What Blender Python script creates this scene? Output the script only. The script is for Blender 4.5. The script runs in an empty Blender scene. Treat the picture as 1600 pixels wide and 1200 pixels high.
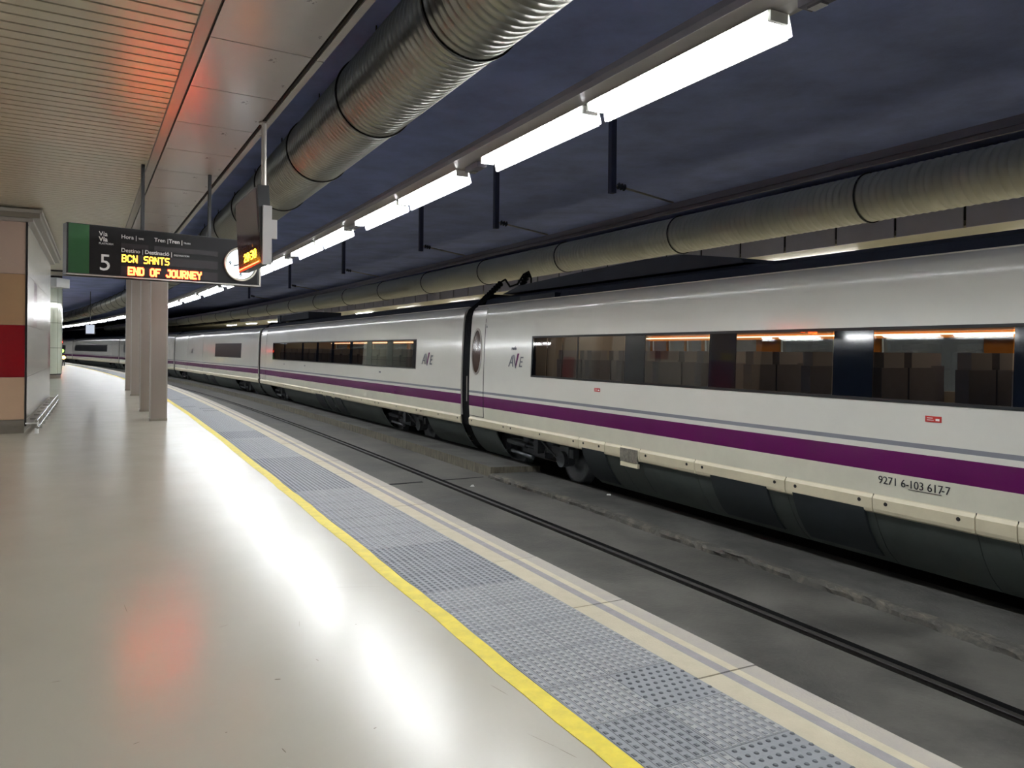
import bpy, math, random
from mathutils import Matrix, Vector, Euler
random.seed(7)
C = bpy.data.collections.new('station'); bpy.context.scene.collection.children.link(C)
R = math.radians
# ------------------------------------------------------------------ camera, world, exposure
cam = bpy.data.cameras.new('camera'); co = bpy.data.objects.new('camera', cam); C.objects.link(co)
cam.sensor_width = 36; cam.lens = 27.0; cam.shift_y = -(600 - 548.3) / 1600; cam.clip_end = 400
co.matrix_world = Matrix.Translation((0, 0, 1.7)) @ Matrix.Rotation(R(90), 4, 'X') @ Matrix.Rotation(.00882, 4, 'Z')
sc = bpy.context.scene; sc.camera = co
w = bpy.data.worlds.new('world'); sc.world = w; w.use_nodes = True
w.node_tree.nodes['Background'].inputs[0].default_value = (.5, .55, .7, 1); w.node_tree.nodes['Background'].inputs[1].default_value = .02
sc.view_settings.view_transform = 'Standard'; sc.view_settings.look = 'None'; sc.view_settings.gamma = 1
sc.view_settings.use_curve_mapping = False; sc.view_settings.exposure = 0.55
TUBE = 52.0        # radiance of the fluorescent tubes

# ------------------------------------------------------------------ materials
def rgb(h):
    h = h.lstrip('#'); v = [int(h[i:i+2], 16)/255 for i in (0, 2, 4)]
    return tuple(x/12.92 if x <= .04045 else ((x+.055)/1.055)**2.4 for x in v) + (1,)
def mat(name, col, rough=.5, metal=0, var=0, scale=4, bump=0, bscale=60, spec=.5, emit=None, estr=0, coat=0, stretch=None, rvar=0, col2=None, rmp=(.32, .62)):
    m = bpy.data.materials.new(name); m.use_nodes = True; nt = m.node_tree; b = nt.nodes['Principled BSDF']
    c = rgb(col) if isinstance(col, str) else tuple(col)+(1,)
    b.inputs['Base Color'].default_value = c; b.inputs['Roughness'].default_value = rough; b.inputs['Metallic'].default_value = metal
    b.inputs['Specular IOR Level'].default_value = spec; b.inputs['Coat Weight'].default_value = coat; b.inputs['Coat Roughness'].default_value = .08
    if emit: b.inputs['Emission Color'].default_value = rgb(emit) if isinstance(emit, str) else tuple(emit)+(1,); b.inputs['Emission Strength'].default_value = estr
    if var or bump or rvar:
        tc = nt.nodes.new('ShaderNodeTexCoord'); mp = nt.nodes.new('ShaderNodeMapping'); nt.links.new(tc.outputs['Object'], mp.inputs[0])
        if stretch: mp.inputs['Scale'].default_value = stretch
    if var or rvar:
        n = nt.nodes.new('ShaderNodeTexNoise'); n.inputs['Scale'].default_value = scale; n.inputs['Detail'].default_value = 8; n.inputs['Roughness'].default_value = .65
        nt.links.new(mp.outputs[0], n.inputs['Vector'])
    if var:
        r = nt.nodes.new('ShaderNodeValToRGB'); nt.links.new(n.outputs['Fac'], r.inputs[0])
        c2 = rgb(col2) if col2 else tuple(max(0, x*(1-var)) for x in c[:3])+(1,)
        r.color_ramp.elements[0].position = rmp[0]; r.color_ramp.elements[1].position = rmp[1]
        r.color_ramp.elements[0].color = c2; r.color_ramp.elements[1].color = c; nt.links.new(r.outputs[0], b.inputs['Base Color'])
    if rvar:
        mr = nt.nodes.new('ShaderNodeMapRange'); mr.inputs['From Min'].default_value = .3; mr.inputs['From Max'].default_value = .7
        mr.inputs['To Min'].default_value = rough-rvar; mr.inputs['To Max'].default_value = rough+rvar
        nt.links.new(n.outputs['Fac'], mr.inputs[0]); nt.links.new(mr.outputs[0], b.inputs['Roughness'])
    if bump:
        n2 = nt.nodes.new('ShaderNodeTexNoise'); n2.inputs['Scale'].default_value = bscale; n2.inputs['Detail'].default_value = 4
        nt.links.new(mp.outputs[0], n2.inputs['Vector']); bp = nt.nodes.new('ShaderNodeBump'); bp.inputs['Strength'].default_value = bump; bp.inputs['Distance'].default_value = .02
        nt.links.new(n2.outputs['Fac'], bp.inputs['Height']); nt.links.new(bp.outputs[0], b.inputs['Normal'])
    return m
def glassmat(name, tint, ior=1.5, rough=.02):
    m = bpy.data.materials.new(name); m.use_nodes = True; nt = m.node_tree; nt.nodes.clear()
    o = nt.nodes.new('ShaderNodeOutputMaterial'); mx = nt.nodes.new('ShaderNodeMixShader'); t = nt.nodes.new('ShaderNodeBsdfTransparent'); g = nt.nodes.new('ShaderNodeBsdfGlossy')
    fr = nt.nodes.new('ShaderNodeFresnel'); fr.inputs[0].default_value = ior; t.inputs[0].default_value = tint+(1,); g.inputs['Roughness'].default_value = rough
    nt.links.new(fr.outputs[0], mx.inputs[0]); nt.links.new(t.outputs[0], mx.inputs[1]); nt.links.new(g.outputs[0], mx.inputs[2]); nt.links.new(mx.outputs[0], o.inputs[0])
    return m
M = dict(
 floor=mat('platform_floor', '#b8b2a3', .24, var=.03, scale=1.3, rvar=.02, spec=.5),
 yellow=mat('yellow_paint', '#e8d012', .5, var=.18, scale=9),
 cream=mat('coping_cream', '#bcb29b', .75, var=.14, scale=5, bump=.15, bscale=90),
 cgrey=mat('coping_grey', '#8d8a8c', .75, var=.2, scale=9, bump=.15, bscale=90),
 cworn=mat('coping_worn', '#a29b90', .8, var=.26, scale=6, bump=.2, bscale=70, col2='#9a948f'),
 tileA=mat('tactile_light', '#9a9a9a', .55, var=.16, scale=14, bump=.1),
 tileB=mat('tactile_dark', '#7d8085', .5, var=.15, scale=14, bump=.1),
 dome=mat('tactile_dome', '#54585e', .5, var=.1, scale=20),
 face=mat('platform_face', '#6b675e', .9, var=.4, scale=3, bump=.3),
 bed=mat('track_concrete', '#514f4a', .7, var=.62, scale=.8, bump=.25, bscale=26, rvar=.12, rmp=(.40, .60)),
 bed2=mat('track_concrete_upper', '#4b4a46', .85, var=.5, scale=1.1, rmp=(.4, .6), bump=.25, bscale=30),
 kerb=mat('kerb_stained', '#6b6557', .85, var=.6, scale=5, bump=.5, bscale=22, stretch=(3, 3, .6)),
 kerb2=mat('kerb_broken', '#625d52', .9, var=.5, scale=5, bump=.8, bscale=18, col2='#403e39', rmp=(.48, .68)),
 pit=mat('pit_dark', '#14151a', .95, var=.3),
 groove=mat('groove_black', '#08090b', .9),
 postm=mat('post_blue_grey', '#3c4260', .7),
 rail=mat('rail_steel', '#3a3836', .5, .6, var=.3, scale=20),
 slab=mat('slab_blue', '#98a6dc', .75, var=.3, scale=.7, bump=.35, bscale=7),
 slabwall=mat('wall_dark', '#3a3f5a', .85, var=.3, scale=1),
 slat=mat('slat_metal', '#d6cfbb', .33, .3, var=.05, scale=2),
 gap=mat('slat_gap', '#6b6556', .8),
 panel=mat('panel_metal', '#c4bebb', .3, .35, var=.06, scale=3, rvar=.04),
 trim=mat('trim_aluminium', '#aaa49c', .4, .6),
 seam=mat('seam_dark', '#1e1c1a', .8),
 steel=mat('stainless', '#968b82', .3, .8, var=.04, scale=3, stretch=(8, 8, .2)),
 duct=mat('galvanised', '#9c9b90', .33, .85, var=.04, scale=2.5),
 duct2=mat('galvanised_lit', '#d6d6c6', .36, .6, var=.04, scale=2.5),  # same metal as the large duct, its brighter lighting put into the colour
 ductr=mat('galvanised_seam', '#35342f', .5, .6),
 black=mat('black_case', '#151416', .4, var=.1),
 bplast=mat('black_rubber', '#07080b', .8, spec=.15),
 green=mat('green_panel', '#04531d', .5),
 face_dark=mat('board_face', '#161214', .45, spec=.2),
 ledwin=mat('led_window', '#2b2527', .4, spec=.25),
 txt=mat('white_lettering', '#d8d4d0', .5, emit='#d8d4d0', estr=.12),
 ledy=mat('led_amber', '#ffb000', .5, emit=(1, .42, .02), estr=9),
 ledr=mat('led_red', '#ff2000', .5, emit=(1, .045, .015), estr=16),
 clockf=mat('clock_face', '#e9f1f4', .4, emit=(.82, .93, 1), estr=.95),
 clockr=mat('clock_rim', '#c9c2b4', .3, .7),
 ink=mat('dark_ink', '#15151a', .6),
 trunk=mat('trunking', '#b8b4b2', .45, .2),
 trunkd=mat('trunking_dark', '#6e6b76', .5, .3),
 tube=mat('fluorescent_tube', '#ffffff', .5, emit=(.93, .96, 1.0), estr=TUBE),
 tubew=mat('opposite_tube', '#ffffff', .5, emit=(1, .98, .9), estr=42),
 body=mat('train_white', '#dddbd1', .16, var=.04, scale=1.2, spec=.55, coat=.4),
 bodyl=mat('train_white_lower', '#d8d5c2', .3, var=.07, scale=3),
 grey=mat('stripe_grey', '#7f8087', .25),
 purple=mat('stripe_purple', '#5c1150', .22, var=.05, scale=3),
 sill=mat('sill_cream', '#d6cdb0', .42, var=.1, scale=3, bump=.04),
 skirt=mat('skirt_green_grey', '#454c48', .6, var=.2, scale=2.5),
 vent=mat('vent_black', '#20272a', .6, var=.1),
 roofm=mat('train_roof', '#232a3a', .6, var=.15),
 glass=glassmat('train_glass', (.40, .43, .48), 2.0),
 glassd=mat('glazed_pillar', '#0c1119', .06, spec=.8),
 wframe=mat('window_frame', '#0a0c10', .35),
 seat=mat('seat_fabric', '#6d707c', .8, var=.15), head=mat('headrest', '#9698a0', .7),
 wood=mat('warm_panel', '#c98a3c', .5, var=.1), intf=mat('interior_floor', '#55524e', .7), inth=mat('interior_wall', '#a9a49b', .6),
 warm=mat('coach_lamp', '#ffd9a0', .5, emit=(1, .72, .42), estr=4),
 under=mat('bogie_steel', '#585c5f', .55, .4, var=.3, scale=6), wheel=mat('wheel_steel', '#676b6e', .45, .6, var=.3),
 red=mat('cladding_red', '#8c0a16', .28, var=.1, scale=20), tan=mat('cladding_tan', '#b18f6c', .32, var=.05), pink=mat('cladding_pale', '#b9a294', .32, var=.04), beige=mat('cladding_beige', '#c4a68a', .32, var=.04),
 gloss=mat('cladding_grey', '#b3aea4', .24, .3, var=.06), redm=mat('cladding_dark_red', '#7c1a20', .2),
 kick=mat('kick_plate', '#8b8378', .35, .6), cornice=mat('cornice_metal', '#8d877c', .35, .6),
 tower=mat('tower_enamel', '#c4cab6', .16, .1, var=.05, coat=.5),
 chrome=mat('chrome', '#cfcfcf', .15, .95), white=mat('white_paint', '#dcdcd6', .5),
 redlab=mat('label_red', '#b3231c', .5), logo=mat('logo_grey', '#55555e', .45),
 yel2=mat('yellow_sign', '#d8b800', .5), paper=mat('paper', '#e8e8e4', .8), lav=mat('display_pane', '#5b505a', .18), maroon=mat('display_maroon', '#2a0f17', .18),
 oppw=mat('opposite_wall', '#c9c8be', .5), oppc=mat('opposite_ceiling', '#cfc9b0', .5, var=.05), opf=mat('opposite_fascia', '#bcbac8', .6, var=.08, scale=2),
 farg=mat('signal_green', '#80ff40', .5, emit=(.5, 1, .2), estr=1.5), fary=mat('far_lamp_warm', '#ffd060', .5, emit=(1, .75, .25), estr=3), scr=mat('far_screen', '#b8c0cc', .5, emit=(.7, .77, .9), estr=.35),
)
# ------------------------------------------------------------------ plan curve of the platform and tracks
SK = [0, 14, 24, 34, 48, 65, 90, 130, 200.]; KK = [-.000287, -.001002, -.002284, -.002475, -.00222, -.001779, -.001332, -.001245, -.001245]
TH0 = R(-27.39); DS = .1; CV = []
x = y = 0.; t = TH0
for i in range(2001):
    s = i*DS; CV.append((x, y, t))
    j = max(q for q in range(len(SK)) if SK[q] <= s+1e-9); j = min(j, len(SK)-2); k = KK[j]+(KK[j+1]-KK[j])*(s-SK[j])/(SK[j+1]-SK[j])
    t += k*DS; x += math.sin(t)*DS; y += math.cos(t)*DS
def at(s, o, z=0):
    if s <= 0: return Vector((s*math.sin(TH0)+o*math.cos(TH0), s*math.cos(TH0)-o*math.sin(TH0), z))
    i = min(int(s/DS), 1999); f = s/DS-i; a, b = CV[i], CV[i+1]
    t = a[2]+(b[2]-a[2])*f; return Vector((a[0]+(b[0]-a[0])*f+o*math.cos(t), a[1]+(b[1]-a[1])*f-o*math.sin(t), z))
def head(s): return TH0 if s <= 0 else CV[min(int(s/DS), 2000)][2]
def frange(a, b, st):
    n = max(1, round((b-a)/st)); return [a+(b-a)*i/n for i in range(n+1)]
# ------------------------------------------------------------------ mesh builder
class MB:
    def __init__(s): s.v = []; s.f = []; s.m = []; s.sm = []
    def add(s, vs, fs, mi=0, smooth=False):
        n = len(s.v); s.v += [tuple(v) for v in vs]; s.f += [tuple(i+n for i in f) for f in fs]; s.m += [mi]*len(fs); s.sm += [smooth]*len(fs); return s
    def box(s, a, b, mi=0, T=None):
        vs = [Vector((X, Y, Z)) for X in (a[0], b[0]) for Y in (a[1], b[1]) for Z in (a[2], b[2])]
        if T: vs = [T @ v for v in vs]
        return s.add(vs, [(0, 1, 3, 2), (4, 6, 7, 5), (0, 4, 5, 1), (2, 3, 7, 6), (0, 2, 6, 4), (1, 5, 7, 3)], mi)
    def cyl(s, p, q, r, n=12, mi=0, r2=None, caps=True, smooth=True):
        p, q = Vector(p), Vector(q); d = (q-p).normalized(); a = d.orthogonal().normalized(); b = d.cross(a); r2 = r if r2 is None else r2
        vs = [p+(a*math.cos(2*math.pi*i/n)+b*math.sin(2*math.pi*i/n))*r for i in range(n)]+[q+(a*math.cos(2*math.pi*i/n)+b*math.sin(2*math.pi*i/n))*r2 for i in range(n)]
        s.add(vs, [(i, (i+1) % n, n+(i+1) % n, n+i) for i in range(n)], mi, smooth)
        if caps: s.add(vs, [tuple(range(n))[::-1], tuple(range(n, 2*n))], mi)
        return s
    def lathe(s, p, d, prof, n=24, mi=0, mis=None):   # prof: (along, radius)
        p, d = Vector(p), Vector(d).normalized(); a = d.orthogonal().normalized(); b = d.cross(a); vs = []; 
        for (h, r) in prof:
            vs += [p+d*h+(a*math.cos(2*math.pi*i/n)+b*math.sin(2*math.pi*i/n))*r for i in range(n)]
        n0 = len(s.v); s.v += [tuple(v) for v in vs]
        for k in range(len(prof)-1):
            for i in range(n):
                s.f.append((n0+k*n+i, n0+k*n+(i+1) % n, n0+(k+1)*n+(i+1) % n, n0+(k+1)*n+i)); s.m.append(mis[k] if mis else mi); s.sm.append(True)
        return s
    def sweep(s, prof, ss, mi=0, closed=True, caps=True, mis=None, jit=None):   # prof (off,z) points swept along curve
        n = len(prof); vs = []
        for si in ss: vs += [at(si, o+(jit(si, k) if jit else 0), z) for k, (o, z) in enumerate(prof)]
        n0 = len(s.v); s.v += [tuple(v) for v in vs]; m = n if closed else n-1
        for i in range(len(ss)-1):
            for k in range(m):
                s.f.append((n0+i*n+k, n0+i*n+(k+1) % n, n0+(i+1)*n+(k+1) % n, n0+(i+1)*n+k)); s.m.append(mis[k] if mis else mi); s.sm.append(False)
        if closed and caps:
            s.f.append(tuple(n0+k for k in range(n))[::-1]); s.f.append(tuple(n0+(len(ss)-1)*n+k for k in range(n))); s.m += [mis[0] if mis else mi]*2; s.sm += [False]*2
        return s
    def mesh(s, name, mats):
        me = bpy.data.meshes.new(name); me.from_pydata(s.v, [], s.f)
        for m in (mats if isinstance(mats, (list, tuple)) else [mats]): me.materials.append(m)
        me.polygons.foreach_set('material_index', s.m); me.polygons.foreach_set('use_smooth', s.sm); me.update(); return me
def ob(name, me, parent=None, loc=None, rot=None):
    o = bpy.data.objects.new(name, me); C.objects.link(o)
    if parent: o.parent = parent
    if loc is not None: o.location = loc
    if rot is not None: o.rotation_euler = rot
    return o
def part(name, mb, mats, parent=None, loc=None, rot=None): return ob(name, mb.mesh(name, mats), parent, loc, rot)
def tag(o, label=None, cat=None, group=None, kind=None):
    if label: o['label'] = label
    if cat: o['category'] = cat
    if group: o['group'] = group
    if kind: o['kind'] = kind
    return o
def thing(name, label, cat, loc=(0, 0, 0), rz=0, group=None): return tag(ob(name, None, None, loc, (0, 0, rz)), label, cat, group)
def struct(o): o['kind'] = 'structure'; return o
def textmesh(body, size, ext=.002, shear=0, bold=0, align='LEFT', sp=1.0):
    cu = bpy.data.curves.new('lettering', 'FONT'); cu.body = body; cu.size = size; cu.extrude = ext; cu.shear = shear; cu.offset = bold; cu.align_x = align; cu.space_character = sp
    cu.resolution_u = 3
    o = bpy.data.objects.new('tmp', cu); C.objects.link(o); dg = bpy.context.evaluated_depsgraph_get()
    me = bpy.data.meshes.new_from_object(o.evaluated_get(dg)); bpy.data.objects.remove(o); return me
def text(name, body, size, m, parent, loc, rot=(R(90), 0, 0), **k):
    me = textmesh(body, size, **k); me.materials.clear(); me.materials.append(m); return ob(name, me, parent, loc, rot)

# ================================================================== SETTING
S0 = -14; SE = 150
fine = frange(S0, 12, 4)+frange(12, SE, 1.5)[1:]
# platform
mb = MB(); mb.sweep([(-11.6, -.9), (-11.6, 0), (1.93, 0), (1.93, -.012), (2.72, -.012), (2.72, -.12), (3.06, -.12), (3.06, -.9)], fine, mis=[0, 0, 1, 1, 1, 1, 2, 2])
floor = struct(part('floor', mb, [M['floor'], M['tileB'], M['face']]))
def yj(s, k): return .006*math.sin(s*3.1)+.004*math.sin(s*9.7+k)
mb = MB(); mb.sweep([(1.815, 0), (1.815, .003), (1.93, .003), (1.93, 0)], frange(S0, 12, .3)+frange(12, SE, 1.5)[1:], jit=yj)
part('yellow_line', mb, M['yellow'], floor)
# tactile tiles: one mesh per kind, shared
def tile_mesh(kind):
    mb = MB(); W, L = .1955, .211
    mb.box((-W, -L, -.018), (W, L, .001), 0)
    n = 8; px = 2*W/n; py = 2*L/n
    if kind in ('ribbed', 'barred'):
        for i in range(n):
            X = -W+px*(i+.5); mb.box((X-px*.30, -L+.006, .001), (X+px*.30, L-.006, .0035), 1 if kind == 'ribbed' else 0)
            for j in range(n):
                Y = -L+py*(j+.5); a, b, h = px*.2, py*.26, .0075
                vs = [(X-a, Y-b, .0035), (X+a, Y-b, .0035), (X+a, Y+b, .0035), (X-a, Y+b, .0035), (X-a*.6, Y-b*.6, h), (X+a*.6, Y-b*.6, h), (X+a*.6, Y+b*.6, h), (X-a*.6, Y+b*.6, h)]
                mb.add(vs, [(0, 1, 5, 4), (1, 2, 6, 5), (2, 3, 7, 6), (3, 0, 4, 7), (4, 5, 6, 7)], 2)
    else:
        for i in range(n):
            for j in range(n):
                X = -W+px*(i+.25+.5*(j % 2)); Y = -L+py*(j+.5); r = .0125; q = 8
                vs = [(X+r*math.cos(a*6.283/q), Y+r*math.sin(a*6.283/q), .001) for a in range(q)]+[(X+r*.65*math.cos(a*6.283/q), Y+r*.65*math.sin(a*6.283/q), .006) for a in range(q)]
                mb.add(vs, [(a, (a+1) % q, q+(a+1) % q, q+a) for a in range(q)]+[tuple(range(q, 2*q))], 2)
    return mb
tm = {}
for kd in ('ribbed', 'barred', 'domed'):
    for sh in 'AB':
        base = M['tileA'] if sh == 'A' else M['tileB']
        tm[kd+sh] = tile_mesh(kd).mesh('tactile_tile', [M['tileB'], base, M['dome'] if kd != 'ribbed' or sh == 'B' else M['tileB']] if kd != 'barred' else [base, base, M['dome']])
rowp = .425; row0 = 3.34
special = {-1: ('ribbedA', 'domedB'), -2: ('barredB', 'ribbedA'), -3: ('ribbedA', 'domedB'), -4: ('barredB', 'ribbedA'), -5: ('ribbedA', 'domedB')}
for r_ in range(-6, 92):
    s = row0+rowp*(r_+.5)
    for c_, o_ in ((0, 2.128), (1, 2.522)):
        if r_ in special: kd = special[r_][c_]
        else: kd = 'ribbedA' if (r_ < 4 or (r_//7) % 2 == 1 or (r_ > 30 and random.random() < .7)) else 'ribbedB'
        if r_ == 5 and c_ == 1: kd = 'ribbedB'
        t = ob('tactile_tile', tm[kd], floor, at(s, o_, 0), (0, 0, -head(s)))
# tiles beyond: ribs joined
mb = MB(); ss = frange(row0+rowp*92, SE, 1.5)
mb.sweep([(1.933, -.018), (1.933, .001), (2.717, .001), (2.717, -.018)], ss, 0)
for i in range(16):
    X = 1.935+.049*(i+.5); mb.sweep([(X-.014, .001), (X-.012, .006), (X+.012, .006), (X+.014, .001)], ss, 1, closed=False)
tag(part('tactile_strip', mb, [M['tileB'], M['tileA']], floor), kind='stuff')
# coping stones
cpm = MB(); HL = .606
for (a, b, mi) in ((-.195, -.04, 0), (-.04, .028, 1), (.028, .085, 0), (.085, .205, 2)):
    n = 4
    for j in range(n): cpm.box((a, -HL+2*HL/n*j, -.12), (b, -HL+2*HL/n*(j+1), 0), mi)
cpme = cpm.mesh('coping_stone', [M['cream'], M['cgrey'], M['cworn']])
s = 3.1-1.22*4+.61
while s < SE-2:
    ob('coping_stone', cpme, floor, at(s, 2.915, -.003+.004*random.random()), (0, 0, -head(s)+.002*random.uniform(-1, 1))); s += 1.22
# scuffs on the floor
mb = MB()
for (X, Y, L, a, wd) in ((-1.19, 3.95, .035, .2, .012), (-.95, 3.25, .05, -.9, .005), (-1.75, 4.7, .07, .9, .003), (-2.5, 5.0, .2, -1.0, .003), (-1.3, 4.75, .12, -1.3, .002), (-.75, 3.1, .018, .3, .008),
        (-1.05, 4.2, .03, -.8, .005), (-.6, 3.45, .02, 1, .006), (-.05, 3.85, .16, -.9, .003), (.15, 3.35, .2, -.75, .002), (.25, 3.25, .12, -.8, .003), (-2.3, 3.9, .05, .5, .004), (-1.1, 5.5, .5, .1, .002), (-.6, 5.0, .05, -.7, .003), (-.65, 6.8, .08, -.6, .004), (-1.6, 3.3, .03, .8, .004), (-.95, 4.75, .012, 0, .008), (-1.25, 3.4, .01, .4, .006)):
    T = Matrix.Translation((X, Y, 0)) @ Matrix.Rotation(a, 4, 'Z')
    vs = [T @ Vector(p) for p in ((-L/2, 0, .0006), (-L/4, -wd/2, .0006), (L/4, -wd/2, .0006), (L/2, 0, .0006), (L/4, wd/2, .0006), (-L/4, wd/2, .0006))]
    mb.add(vs, [(0, 1, 2, 3, 4, 5)])
tag(part('scuff_mark', mb, mat('scuff', '#77705f', .8), floor), kind='stuff')
# track bed (near track slab with rail groove)
ZR = -.815
mb = MB(); mb.sweep([(3.0, -1.5), (3.0, ZR-.02), (5.50, ZR), (5.50, ZR-.09), (5.75, ZR-.09), (5.75, ZR-.005), (6.85, ZR), (6.85, -1.5)], frange(S0, 12, 2)+frange(12, SE, 1.5)[1:], mis=[0, 0, 1, 1, 1, 0, 0, 0])
bed = struct(part('track_bed', mb, [M['bed'], M['groove']]))
mb = MB()
def jn(s, k): return .03*math.sin(s*1.3+k*.5)+.012*math.sin(s*7.3+2*k)+random.uniform(-.022, .022)
mb.sweep([(6.68, ZR-.02), (6.69, ZR+.045), (6.73, ZR+.074), (6.83, ZR+.072), (6.83, ZR-.02)], frange(S0, 13.7, .09), jit=lambda s, k: jn(s, k) if k in (0, 1, 2) else 0)
part('broken_kerb', mb, M['kerb2'], bed)
mb = MB(); mb.sweep([(6.8, -1.5), (6.8, ZR+.07), (7.86, ZR+.04), (7.86, ZR-.02), (7.89, ZR-.02), (7.89, ZR+.03), (7.92, ZR+.02), (7.92, -1.5)], frange(S0, 13.7, 2), mis=[0, 0, 1, 1, 1, 0, 0, 0])
part('centre_slab', mb, [M['bed2'], M['groove']], bed)
mb = MB(); mb.sweep([(6.72, -1.5), (6.72, ZR+.20), (7.86, ZR+.15), (7.86, ZR+.02), (7.92, ZR+.02), (7.92, -1.5)], frange(13.7, SE, 1), mis=[2, 0, 1, 1, 0, 0])
part('raised_kerb', mb, [M['bed2'], M['groove'], M['kerb']], bed)
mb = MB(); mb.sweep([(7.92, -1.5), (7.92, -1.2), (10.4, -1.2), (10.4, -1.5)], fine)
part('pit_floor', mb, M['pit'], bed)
mb = MB(); T_ = 13.75
mb.sweep([(3.2, ZR-.012), (3.2, ZR+.003), (5.3, ZR+.003), (5.3, ZR-.012)], [13.72, 13.80]); part('slab_joint', mb, M['groove'], bed)
mb = MB(); mb.sweep([(5.75, ZR-.012), (5.75, ZR+.002), (6.6, ZR+.002), (6.6, ZR-.012)], [13.75, 13.81]); part('slab_joint', mb, M['groove'], bed)
def railobj(o_, label, z=ZR):
    mb = MB(); mb.sweep([(o_-.05, z-.09), (o_-.035, z-.02), (o_-.035, z-.004), (o_-.025, z), (o_+.025, z), (o_+.035, z-.004), (o_+.035, z-.02), (o_+.05, z-.09)], fine)
    tag(part('rail', mb, M['rail']), label, 'rail')
railobj(5.63, 'black steel rail sunk in the concrete of the empty near track')
railobj(4.195, 'rail tucked close below the platform edge', ZR-.0)
railobj(7.98, 'thin rail along the train side nearest the platform')
railobj(9.42, 'rail under the far wheels of the train')
# slab ceiling and walls
mb = MB(); mb.sweep([(-22, 5.9), (-22, 6.2), (24, 6.2), (24, 5.9)], fine); ceil = struct(part('ceiling', mb, M['slab']))
mb = MB(); mb.sweep([(-22, -1.5), (-22, ZR), (-11.6, ZR), (-11.6, -1.5)], fine); struct(part('track_bed_left', mb, M['bed']))
mb = MB(); mb.sweep([(-22.3, -1), (-22.3, 6.2), (-22, 6.2), (-22, -1)], fine); struct(part('wall_left', mb, M['slabwall']))
mb = MB(); mb.sweep([(24, -1), (24, 6.2), (24.3, 6.2), (24.3, -1)], fine); struct(part('wall_right', mb, M['slabwall']))
mb = MB(); a, b = at(S0, -22.3), at(S0, 24.3); mb.add([(a.x, a.y, -1.5), (b.x, b.y, -1.5), (b.x, b.y, 6.2), (a.x, a.y, 6.2)], [(0, 1, 2, 3)]); struct(part('wall_back', mb, M['slabwall']))
mb = MB(); a, b = at(SE-1, -22.3), at(SE-1, 24.3); mb.add([(a.x, a.y, -1.5), (b.x, b.y, -1.5), (b.x, b.y, 6.2), (a.x, a.y, 6.2)], [(3, 2, 1, 0)]); struct(part('wall_front', mb, M['slabwall']))
# opposite platform
mb = MB(); mb.sweep([(10.45, -1.5), (10.45, 0), (24, 0), (24, -1.5)], fine); opp = struct(part('floor_opposite', mb, M['floor']))
mb = MB(); mb.sweep([(14.03, 4.06), (14.03, 4.2), (24, 4.2), (24, 4.06)], fine); oc = struct(part('ceiling_opposite', mb, M['oppc']))
pm = MB().box((-.03, -.68, 0), (.0, .68, .86)).mesh('fascia_panel', M['opf'])
s = -8.2
while s < 70: ob('fascia_panel', pm, oc, at(s+.72, 14.03, 4.06), (0, 0, -head(s))); s += 1.41
mb = MB(); mb.sweep([(14.03, 4.1), (14.03, 4.9), (14.06, 4.9), (14.06, 4.1)], fine); part('fascia_backing', mb, M['seam'], oc)
mb = MB(); mb.sweep([(20.0, 0), (20.0, 4.06), (20.2, 4.06), (20.2, 0)], fine); struct(part('wall_opposite', mb, M['oppw']))
lm = MB().box((-.08, -1.4, -.03), (.08, 1.4, 0)).mesh('lamp', M['tubew'])
for i in range(14):
    s = -6+i*6.5; t = thing('platform_lamp', 'warm fluorescent lamp under the ceiling of the platform behind the train', 'lamp', at(s, 15.4, 4.05), -head(s), 'lamps of the opposite platform')
    part('lamp_base', MB().box((-.1, -1.5, -.04), (.1, 1.5, 0)), M['white'], t); ob('tube', lm, t, (0, 0, -.04))
# ------------------------------------------------------------------ suspended platform ceiling (straight run)
A0 = Vector((-2.65, 6.65)); ax = Vector((-.487, .8734)); ex = Vector((.851, .525)); ZC = 4.4
def cpnt(u, v, z=ZC): p = A0+ax*u+ex*v; return Vector((p.x, p.y, z))   # u along, v across from joint line B
sus = struct(ob('suspended_ceiling', None, None, (A0.x, A0.y, ZC)))
SM = Matrix(((ex.x, ax.x, 0), (ex.y, ax.y, 0), (0, 0, 1)))      # (across, along) -> world
def cp_mesh(name, boxes, mats):
    mb = MB()
    for (a, b, mi) in boxes: mb.box(a, b, mi, SM.to_4x4())
    return mb.mesh(name, mats)
PW = .975
pme = cp_mesh('ceiling_panel', [((.012, .008, 0), (PW-.07, 1.412, .03), 0)], [M['panel']])
UE = 25.2; U0 = -15
u = -1.42*10
while u < UE: ob('ceiling_panel', pme, sus, tuple(ax*u)+(0.001*random.random(),)); u += 1.42
sme = cp_mesh('slat', [((-7.2, .012, .0), (-.13, .172, .02), 0), ((-7.2, .172, .0), (-.13, .18, .03), 0)], [M['slat']])
u = -10.6; k = 0
while u < UE-.2 and k < 200: ob('slat', sme, sus, tuple(ax*u)+(0,)); u += .2; k += 1
part('gap_backing', MB().box((-7.2, U0, .06), (PW, UE, .09), 0, SM.to_4x4()), M['gap'], sus)
ed = MB().box((-.125, U0, -.03), (-.02, UE, .05), 0, SM.to_4x4()); ed.box((-.022, U0, -.005), (.0, UE, .05), 1, SM.to_4x4()); part('edge_trim', ed, [M['trim'], M['seam']], sus)
ed = MB().box((PW-.055, U0, -.005), (PW-.03, UE, .05), 1, SM.to_4x4()); 
for i in range(14):
    a = -14.2+i*2.84; ed.box((PW-.03, a, -.02), (PW+.04, a+2.82, .12), 0, SM.to_4x4())
part('edge_trim', ed, [M['trim'], M['seam']], sus)
part('end_fascia', MB().box((-7.2, UE, -.12), (PW+.04, UE+.1, .25), 0, SM.to_4x4()), M['trim'], sus)
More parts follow.
